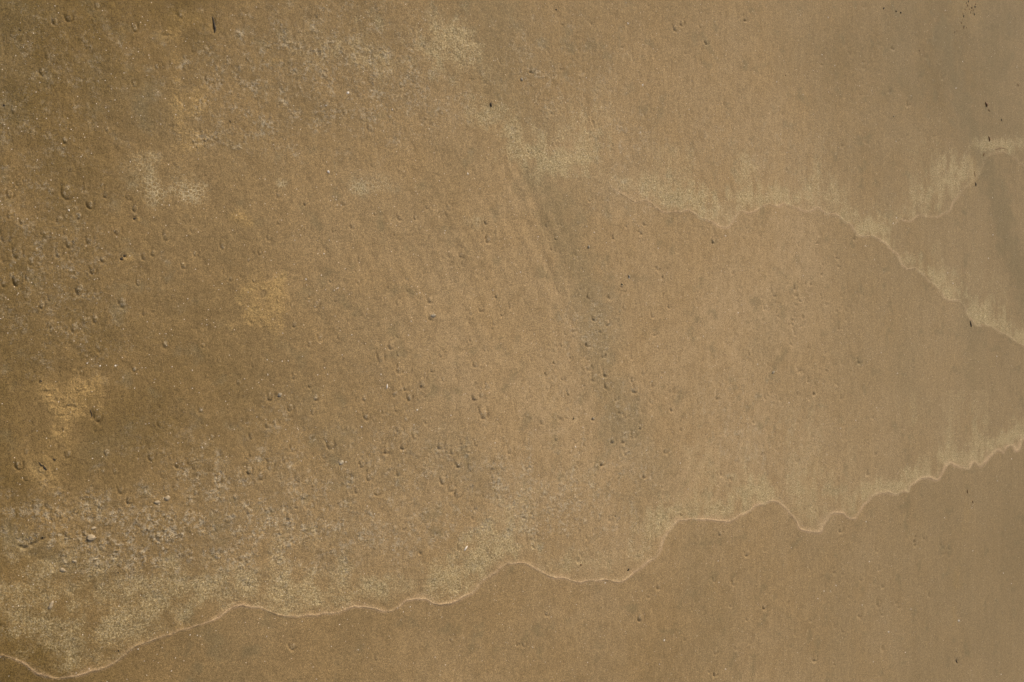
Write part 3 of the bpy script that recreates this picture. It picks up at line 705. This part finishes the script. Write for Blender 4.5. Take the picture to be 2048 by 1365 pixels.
# ------------------------------------------------------------------ loose grains: one object per kind of deposit
def grains(name, n, weight, px_rng, py_rng, rmin, rmax, mat, label, cat, zlift=.25, flat=.7):
    m_ = n * 30
    px = rng.uniform(*px_rng, m_); py = rng.uniform(*py_rng, m_)
    w = weight(px, py)
    keep = rng.random(m_) < w
    px, py = px[keep][:n], py[keep][:n]
    gx, gy = ground(px, py)
    n = len(px); print(name, n)
    r = rng.uniform(0, 1, n) ** 2.2 * (rmax - rmin) + rmin
    z = interp(Z, px, py) + r * zlift * .2
    a = rng.uniform(0, 6.28, n)
    el = rng.uniform(.6, 1.0, n)
    V = np.zeros((n, 5, 3), f32)
    for k in range(4):
        aa = a + k * np.pi / 2 + rng.uniform(-.35, .35, n)
        rk = r * (1 if k % 2 == 0 else 1) * np.where(k % 2 == 0, 1.0, el) * rng.uniform(.8, 1.1, n)
        V[:, k, 0] = gx + rk * np.cos(aa); V[:, k, 1] = gy + rk * np.sin(aa); V[:, k, 2] = z - .25 * r
    V[:, 4, 0] = gx + .25 * r * rng.uniform(-1, 1, n); V[:, 4, 1] = gy + .25 * r * rng.uniform(-1, 1, n); V[:, 4, 2] = z + flat * r
    base = (np.arange(n) * 5)[:, None]
    F = np.concatenate([base + np.array([[0, 1, 4]]), base + np.array([[1, 2, 4]]), base + np.array([[2, 3, 4]]), base + np.array([[3, 0, 4]])], 1).reshape(-1, 3).astype(np.int32)
    me = bpy.data.meshes.new(name)
    me.vertices.add(n * 5); me.vertices.foreach_set('co', V.ravel())
    me.loops.add(len(F) * 3); me.loops.foreach_set('vertex_index', F.ravel())
    me.polygons.add(len(F)); me.polygons.foreach_set('loop_start', np.arange(0, len(F) * 3, 3, dtype=np.int32))
    me.update()
    return link(name, me, mat, label, cat, kind='stuff')


def w_foam(px, py):
    gx, gy = ground(px, py)
    br = sstep(-.35, .5, fbm(gx * 55, gy * 55, 3, 200))
    return np.clip(interp(foam, px, py) ** 1.4 * br * .9, 0, 1)


def w_grit(px, py):
    gx, gy = ground(px, py)
    cl = sstep(-.3, .5, fbm(gx * 160, gy * 130, 2, 210))
    return np.clip((interp(grit, px, py) + .3 * interp(foam, px, py)) * cl * 1.1 + .0015, 0, 1)


def w_dry(px, py):
    return np.clip(interp(dry, px, py) - .25, 0, 1)


grains('residue_grains', 30000, w_foam, (-60, 2100), (-40, 1400), .00022, .00085, M_FOAMG, 'fine grey-green grains of dried froth residue along the swash lines', 'residue', flat=.55)
grains('sand_crumbs', 56000, w_grit, (-60, 2100), (-40, 1400), .00025, .0012, M_GRIT, 'pale grey crumbs and shell grit strewn in clumps over the sand', 'grit')
grains('loose_sand', 7000, w_dry, (-60, 2100), (-40, 1400), .0002, .0008, simple_material('loose_sand', (.40, .285, .13), (.26, .18, .08), 2000, .8, 1.3, True), 'loose yellowish sand crumbs on the drier patches', 'sand', flat=.6)


# ------------------------------------------------------------------ small single things
def stone_mesh(name, seed, sx, sy, sz, sub=2, jag=.18):
    import bmesh
    bm = bmesh.new()
    bmesh.ops.create_icosphere(bm, subdivisions=sub, radius=1)
    r_ = random.Random(seed)
    ox, oy = r_.uniform(0, 99), r_.uniform(0, 99)
    for v in bm.verts:
        c = v.co
        k = 1 + jag * float(noise(np.array([c.x * 1.3 + ox + c.z]), np.array([c.y * 1.3 + oy]), seed)[0]) * 2
        v.co = Vector((c.x * sx * k, c.y * sy * k, c.z * sz * k))
    me = bpy.data.meshes.new(name)
    bm.to_mesh(me); bm.free()
    me.polygons.foreach_set('use_smooth', np.ones(len(me.polygons), bool))
    return me


def shell_mesh(seed, R):
    """broken curved shell flake: a thin cupped plate with real thickness"""
    r_ = random.Random(seed)
    n = 8
    out = [(math.cos(2 * math.pi * k / n) * r_.uniform(.6, 1.1), math.sin(2 * math.pi * k / n) * r_.uniform(.5, .9)) for k in range(n)]
    V = [(0, 0, .42 * R)]
    V += [(x * R * .55, y * R * .55, .34 * R) for x, y in out]
    V += [(x * R, y * R, .02 * R) for x, y in out]
    V += [(x * R * .93, y * R * .93, -.10 * R) for x, y in out]
    F = [(0, 1 + k, 1 + (k + 1) % n) for k in range(n)]
    F += [(1 + k, 1 + n + k, 1 + n + (k + 1) % n, 1 + (k + 1) % n) for k in range(n)]
    F += [(1 + n + k, 1 + 2 * n + k, 1 + 2 * n + (k + 1) % n, 1 + n + (k + 1) % n) for k in range(n)]
    F += [tuple(1 + 2 * n + k for k in range(n))[::-1]]
    me = bpy.data.meshes.new('shell_fragment'); me.from_pydata(V, [], F)
    return me


def put(px, py, lift=0.):
    gx, gy = ground(px, py)
    return (float(gx), float(gy), float(interp(Z, px, py)) + lift)


def mpx(px):
    return 1 / FPX * float(depth_of(gx_of(px)))     # metres per photo px at that distance


# shell fragments seen one by one
SH = [(296,41),(56,83),(197,162),(80,165),(217,223),(351,230),(321,249),(93,237),(260,324),(514,14),(652,211),(696,186),(785,220),(653,211),(602,239),(785,219),(1253,6),(1257,47),(1307,98),(1044,159),(1159,167),(1104,133),(1173,156),(1286,170),(1282,265),(1221,249),(1380,219),(1888,22),(1647,109),(1672,131),(1660,184),(1557,163),(1721,172),(1911,177),(1823,192),(2033,135),(1924,124),(1793,283),(1565,268),(1578,305),(1610,189),(1658,35),
 (138,421),(245,345),(407,418),(338,411),(495,585),(374,598),(436,580),(412,650),(188,560),(37,562),(31,526),(443,568),(657,344),(673,349),(934,348),(878,362),(672,400),(682,411),(658,481),(589,481),(587,529),(647,508),(689,538),(642,551),(611,559),(650,580),(674,577),(667,581),(686,579),(629,614),(820,643),(702,670),(815,671),(889,462),(888,467),(985,581),(838,586),(564,667),(1261,432),(1206,458),(1213,486),(1189,465),(1174,453),(1076,474),(1317,497),(1452,472),(1444,542),(1407,673),(1477,626),(1123,621),(1041,545),(1068,669),(1554,425),(1984,396),(1788,788-341),(1751,519),(1908,567),(1897,546),(1782,641),(1795,436),(1985,470),(1732,492),(1977,517),(1610,551),
 (174,727),(200,732),(230,732),(343,734),(383,741),(297,710),(458,711),(488,758),(268,777),(383,777),(297,847),(184,917),(118,1000),(354,886),(450,803),(403,895),(533,720),(563,723),(575,722),(534,750),(634,750),(683,710),(604,713),(648,736),(654,749),(760,749),(711,823),(722,854),(722,854),(703,956),(832,820),(826,850),(900,831),(988,886),(857,1006),(690,924),(733,1012),(570,859),(596,860),(601,922),(626,916),(1315,693),(1329,745),(1322,755),(1303,763),(1517,729),(1509,769),(1205,758),(1150,894),(1070,860),(1165,855),(1362,927),(1303,833),(1378,979),(1293,901),(1762,706),(1795,747),(1753,816),(1654,910),(1993,713),(1711,841),(1681,857),(1580,806),(2021,918),(1993,962),(1942,1016),
 (378,1269),(393,1270),(342,1342),(213,1363),(350,1316),(275,1298),(164,1269),(602,1242),(531,1272),(662,1293),(716,1300),(794,1216),(806,1224),(820,1214),(884,1235),(1000,1229),(966,1323),(871,1315),(892,1331),(678,1249),(632,1358),(748,1028),(785,1100),(1210,1166),(1331,1282),(1322,1330),(1454,1340),(1441,1166),(1154,1210),(1177,1326),(1068,1296),(1104,1235),(1286,1183),(1439,1123),(1686,1044),(1733,1044),(1889,1036),(1945,1102),(1741,1124),(1785,1133),(1617,1135),(1727,1211),(1824,1219),(1780,1265),(1918,1242),(2025,1168),(2008,1147),(1650,1183),(1663,1183),(1750,1325),(1813,1306),(1637,1198),(1584,1096),(1674,1172),(2006,1350)]
BIG = {(1257,47):2.0,(1158,167):2,(1286,170):2.0,(1918,1242):2.4,(1331,1282):2.1,(378,1342):1.8,(200,732):1.8,(230,732):2,(174,727):1.8,(657,344):3.,(934,348):2,(138,421):2,(772,773):2.5,(722,854):2,(1780,1265):2.1,(1452,472):1.8,(611,559):1.8,(832,820):1.8,(1150,894):1.8,(1454,1340):1.6,(610,581):1.7,(696,186):3}
shell_variants = [shell_mesh(k, 1.0) for k in range(9)]
for sm in shell_variants: sm.materials.append(M_SHELL)
seen = set()
k = 0
for (px, py) in SH:
    if (px, py) in seen: continue
    seen.add((px, py))
    s = BIG.get((px, py), rr.uniform(.85, 1.35)) * 1.2 * mpx(px)
    o = link('shell_fragment', shell_variants[k % 9], M_SHELL, None, 'shell', None, put(px, py, s * .12), rr.uniform(0, 6.28)); k += 1
    o.scale = (s, s, s)
    if (px, py) == (1918, 1242): o['label'] = 'brightest white shell chip, on the smooth sand near the lower right'
    elif (px, py) == (1331, 1282): o['label'] = 'bright white shell chip near the bottom edge, right of centre'
    else:
        o['label'] = ('bright white chip ' if (px, py) in BIG else 'tiny white chip ') + where(px, py)
        o['group'] = 'shell chips ' + ('left' if px < 500 else 'at centre left' if px < 1000 else 'at centre right' if px < 1480 else 'on the far sand')

# pebbles: x, y, half-length px, half-width px, turn, material, label
PEB = [(333,996,6.5,5,.5,M_PEBBLE,'round cream pebble in the lower left, beside a flatter ochre one'),(312,1004,6,4,.2,M_PEBBLE,'flat ochre pebble just left of the round cream one'),
 (681,925,6,4,.6,M_DULL,'pale lumpy shell piece in a small hollow at lower centre'),(186,1056,5.5,3,.15,M_PEBBLE,'narrow cream pebble in the lower left corner area'),
 (181,1075,9,5.5,-.1,M_PEBBLE,'broad ochre stone with a dark hollow under its lower side'),(124,1140,6,4,-.6,M_PEBBLE,'angular cream chip on the lower left froth-covered sand'),
 (148,1122,5,2.6,-.3,M_PEBBLE,'small yellowish chip above right of the angular cream chip'),(1043,159,3.6,3.2,0,M_GREYP,'small round grey pebble at the top, right of the dark band'),(772,773,1.6,4.5,-.15,M_SHELL,'upright white shell sliver in the middle of the marked sand'),
 (1258,553,3,3,.3,M_GREYP,'small grey pebble right of the dark band'),(1178,494,2.8,3.4,.1,M_GREYP,'grey-white pebble on the bare sand left of a white chip'),(1549,745,4,2.6,.4,M_GREYP,'flat grey pebble on the tan sand right of centre'),
 (931,1097,5,2,.9,M_SHELL,'slanted white flake in the froth above the lower swash line'),(864,632,6,3.5,.15,M_GREYP,'lumpy grey stone on bare sand left of the ripples'),(558,790,5,4,.3,M_GREYP,'grey crumbly stone on the left-centre sand'),
 (1185,837,3,2.6,.2,M_GREYP,'small pale grey pebble left of the lower dark band'),(1258,556,1.5,2,.2,M_SHELL,'tiny white chip touching a grey pebble right of the dark band'),(1788,574-341+0,2.2,1.6,0,M_GREYP,'tiny grey speck of stone on the upper far sand'),(101,1210,4,9,-.5,M_PEBBLE,'long rosy shell piece lying in the lower left froth')]
for i, (px, py, a, b, rz, mat, lab) in enumerate(PEB):
    u = mpx(px)
    me = stone_mesh('pebble', 300 + i, a * u, b * u, min(a, b) * u * .55, 2 if a < 7 else 3)
    nm = 'shell_fragment' if mat in (M_SHELL, M_DULL) else 'pebble'
    me.name = nm
    link(nm, me, mat, lab, 'shell' if mat in (M_SHELL, M_DULL) else 'pebble', None, put(px, py, min(a, b) * u * .12), rz)


# dark scraps of weed, wood and charcoal, a few standing in for shade: points in px, half width px
def scrap(pts, w, mat, label, name='weed_scrap', cat='seaweed', lift=.45):
    u = mpx(pts[0][0])
    P = np.array(pts, float)
    s = np.r_[0, np.cumsum(np.hypot(*np.diff(P, axis=0).T))]
    n = max(4, int(s[-1] / 2) + 2)
    t = np.linspace(0, s[-1], n)
    x = np.interp(t, s, P[:, 0]) + rng.uniform(-.3, .3, n) * w; y = np.interp(t, s, P[:, 1])
    gx, gy = ground(x, y)
    gz = interp(Z, x, y)
    c0 = np.array([gx.mean(), gy.mean(), gz.mean()])
    me = bpy.data.meshes.new(name)
    V, F = [], []
    k = 7
    rad = w * u * np.sin(np.linspace(.35, np.pi - .35, n)) * rng.uniform(.75, 1.2, n)
    T = np.stack([np.gradient(gx), np.gradient(gy)], 1); T /= np.linalg.norm(T, axis=1)[:, None] + 1e-9
    for q in range(n):
        for j in range(k):
            a = 2 * math.pi * j / k
            o = rad[q] * math.cos(a)
            V.append((gx[q] - T[q, 1] * o - c0[0], gy[q] + T[q, 0] * o - c0[1], gz[q] + rad[q] * (lift + .7 * math.sin(a)) - c0[2]))
    for q in range(n - 1):
        for j in range(k):
            F.append((q * k + j, q * k + (j + 1) % k, (q + 1) * k + (j + 1) % k, (q + 1) * k + j))
    F.append(tuple(range(k))[::-1]); F.append(tuple((n - 1) * k + j for j in range(k)))
    me.from_pydata(V, [], F)
    me.polygons.foreach_set('use_smooth', np.ones(len(F), bool))
    return link(name, me, mat, label, cat, None, tuple(c0))


scrap([(426,33),(428,40),(430,48),(431,56),(431,66)], 2.4, M_BLACK, 'black upright sliver of weed near the top left, with a thin tail')
scrap([(239,520),(243,518),(245,515)], 2.6, M_BLACK, 'black stand-in for shade in a small pit, left cluster, lower of a close pair', 'charcoal_or_shade_bit', 'charcoal', .2)  # black lump stands in for the shade inside a small hole
scrap([(246,513),(249,512),(251,514)], 2.2, M_BLACK, 'black stand-in for shade in a small pit, left cluster, upper of a close pair', 'charcoal_or_shade_bit', 'charcoal', .2)  # second black lump, likewise in place of shade in the hole
scrap([(267,439),(269,437),(272,438)], 2.6, M_BLACK, 'black stand-in for the shadow beside a pale crumb, above the close black pair', 'charcoal_or_shade_bit', 'charcoal', .2)  # black lump stands in for the shadow cast by a pale crumb
scrap([(77,924),(80,929),(84,932),(87,931)], 1.6, M_BLACK, 'thin crooked black twig at lower left, upper half of a broken pair', 'twig', 'twig')
scrap([(87,931),(88,935),(91,938),(93,941)], 1.9, M_BLACK, 'thicker black twig end at lower left, lower half of a broken pair', 'twig', 'twig')
scrap([(105,917),(108,920),(112,919)], 1.3, M_BLACK, 'small dark crumb right of the broken twig pair')
scrap([(179,819),(182,826),(184,832),(181,836)], 1.2, M_BLACK, 'thin dark hooked thread beside the yellow sand patch at left')
scrap([(80,761),(84,764)], 1.5, M_BLACK, 'dark crumb just above the yellow sand patch at left')
scrap([(39,60),(42,62)], 1.6, M_BLACK, 'round black speck in the top left corner', 'charcoal_or_shade_bit', 'charcoal')
scrap([(8,208),(9,213)], 1.9, M_BLACK, 'dark brown speck at the left edge below the top corner', 'charcoal_or_shade_bit', 'charcoal')
scrap([(459,241),(461,246)], 1.4, M_BLACK, 'small dark oval speck right of the upper yellow patch', 'charcoal_or_shade_bit', 'charcoal')
scrap([(84,1073),(85,1078)], 1.7, M_BLACK, 'black oval speck above the gouge at lower left', 'charcoal_or_shade_bit', 'charcoal')
scrap([(234,1143),(236,1146)], 1.7, M_BLACK, 'blackish round speck on the lower left froth', 'charcoal_or_shade_bit', 'charcoal')
scrap([(235,1299),(237,1303)], 1.3, M_BLACK, 'dark speck just above the long swash line at left', 'charcoal_or_shade_bit', 'charcoal')
scrap([(980,206),(981,211),(983,214)], 2.2, M_BLACK, 'dark brown crumb in the pale froth at upper centre')
scrap([(1112,19),(1114,20)], 1.5, M_BLACK, 'blue-black speck near the top edge right of centre', 'charcoal_or_shade_bit', 'charcoal')
scrap([(1144,840),(1146,838),(1146,835)], 1.5, M_BLACK, 'black speck left of the lower dark band', 'charcoal_or_shade_bit', 'charcoal')
scrap([(1242,567),(1244,571)], 1.7, M_BLACK, 'black crumb in the groove right of the dark band', 'charcoal_or_shade_bit', 'charcoal')
scrap([(1230,1031),(1231,1034)], 1.3, M_BLACK, 'dark speck on the grit above the swash line right of centre', 'charcoal_or_shade_bit', 'charcoal')
scrap([(1161,1128),(1162,1132)], 1.8, M_BROWN, 'brown-grey crumb inside the swash lobe right of centre, left one of two')
scrap([(1255,1142),(1259,1138)], 2.2, M_BLACK, 'grey-brown crumb inside the swash lobe right of centre, right one of two')
scrap([(1765,20),(1767,15)], 1.6, M_BLACK, 'dark crumb at the top right, leftmost of three in a row')
scrap([(1789,23),(1791,24)], 1.7, M_BLACK, 'round black speck at the top right, middle of three in a row')
scrap([(1798,26),(1800,27)], 1.8, M_BLACK, 'round black speck at the top right, last of three in a row')
scrap([(1948,13),(1949,16)], 1.9, M_BLACK, 'black speck at the head of the brown debris trail, top right')
tr = [(1931,4),(1933,10),(1937,18),(1939,24),(1941,20),(1945,19),(1947,27),(1928,18),(1924,27),(1925,31),(1922,40),(1921,46),(1926,52),(1925,54),(1931,55),(1908,63),(1912,61),(1942,14),(1935,1),(1949,8)]
for i, (x, y) in enumerate(tr):
    scrap([(x, y), (x + rr.uniform(-.5, 1), y + rr.uniform(2, 5))], rr.uniform(.7, 1.4), M_BROWN if i % 3 else M_BLACK, ('dark' if i % 3 == 0 else 'reddish brown') + ' crumb ' + ('in the dense clump of' if (x > 1926 and y < 30) else 'in the lower tail of' if x > 1915 else 'far left of') + ' the debris trail at the top right')['group'] = 'crumbs of the debris trail'
scrap([(1970,204),(1972,211),(1974,214)], 2.4, M_BROWN, 'olive brown weed flake right of the dark streak, upper right')
scrap([(1976,218),(1978,224)], .9, M_BROWN, 'thin rusty thread under the olive weed flake, upper right')
scrap([(2001,238),(2002,243)], 1.1, M_BLACK, 'tiny dark sliver right of the olive weed flake')
scrap([(2035,168),(2036,173)], 1.4, M_BROWN, 'reddish sliver close to the right edge near the top')
scrap([(1976,273),(1978,277),(1977,284)], 1.8, M_BROWN, 'brown flake above the pale band at the upper right tongue')
scrap([(1968,306),(1966,313)], 1.4, M_BROWN, 'olive brown flake at the tip of the smooth tongue')
scrap([(1990,300),(2002,296),(2012,299)], .7, M_BROWN, 'thin brown thread along the top of the smooth tongue')
scrap([(1951,365),(1952,369),(1952,373)], 1.6, M_BLACK, 'dark red splinter on the right, on the rim of the smooth tongue', 'twig', 'twig')
scrap([(1948,343),(1951,356)], .6, M_BROWN, 'hair-thin rusty thread leading to the dark red splinter')
scrap([(1941,642),(1943,649),(1944,655)], 1.5, M_BLACK, 'dark red splinter on the far sand under the right froth band', 'twig', 'twig')
scrap([(1933,979),(1934,987)], 1.0, M_BROWN, 'thin red splinter on smooth sand at lower right, upper of two', 'twig', 'twig')
scrap([(1943,1001),(1944,1006)], 1.1, M_BROWN, 'short red splinter on smooth sand at lower right, lower of two', 'twig', 'twig')
scrap([(1914,1320),(1916,1328)], 1.4, M_BLACK, 'dark splinter near the bottom right corner', 'twig', 'twig')
scrap([(1803,1048),(1803,1050)], 1.2, M_BROWN, 'small brown dot on smooth sand right of the swash lobe', 'charcoal_or_shade_bit', 'charcoal')
scrap([(1837,101),(1838,103)], 1.2, M_BROWN, 'lone brown dot on the upper far sand', 'charcoal_or_shade_bit', 'charcoal')
scrap([(1574,149),(1575,151)], 1.1, M_BROWN, 'faint brown dot on the streaked upper sand', 'charcoal_or_shade_bit', 'charcoal')

# tell look-alikes apart by where they lie among the others that fit the same words
by = {}
for o in bpy.data.objects:
    if o.get('label') and o.name.split('.')[0] in ('shell_fragment', 'sand_mound', 'weed_scrap'):
        by.setdefault(o['label'], []).append(o)
ORD = ['leftmost', 'second from left', 'third from left', 'fourth from left', 'fifth from left', 'sixth from left', 'seventh from left', 'eighth from left']
for lab, os_ in by.items():
    if 1 < len(os_) <= 8:
        os_.sort(key=lambda o: to_px(o.location.x, o.location.y)[0])
        for q, o in enumerate(os_):
            w = ORD[q] if q < len(os_) - 1 else 'rightmost'
            n_ = w + ' ' + lab
            if len(n_.split()) > 16: n_ = n_.replace('grooved ', '').replace('middling ', '').replace('tiny ', '')
            if len(n_.split()) <= 16: o['label'] = n_
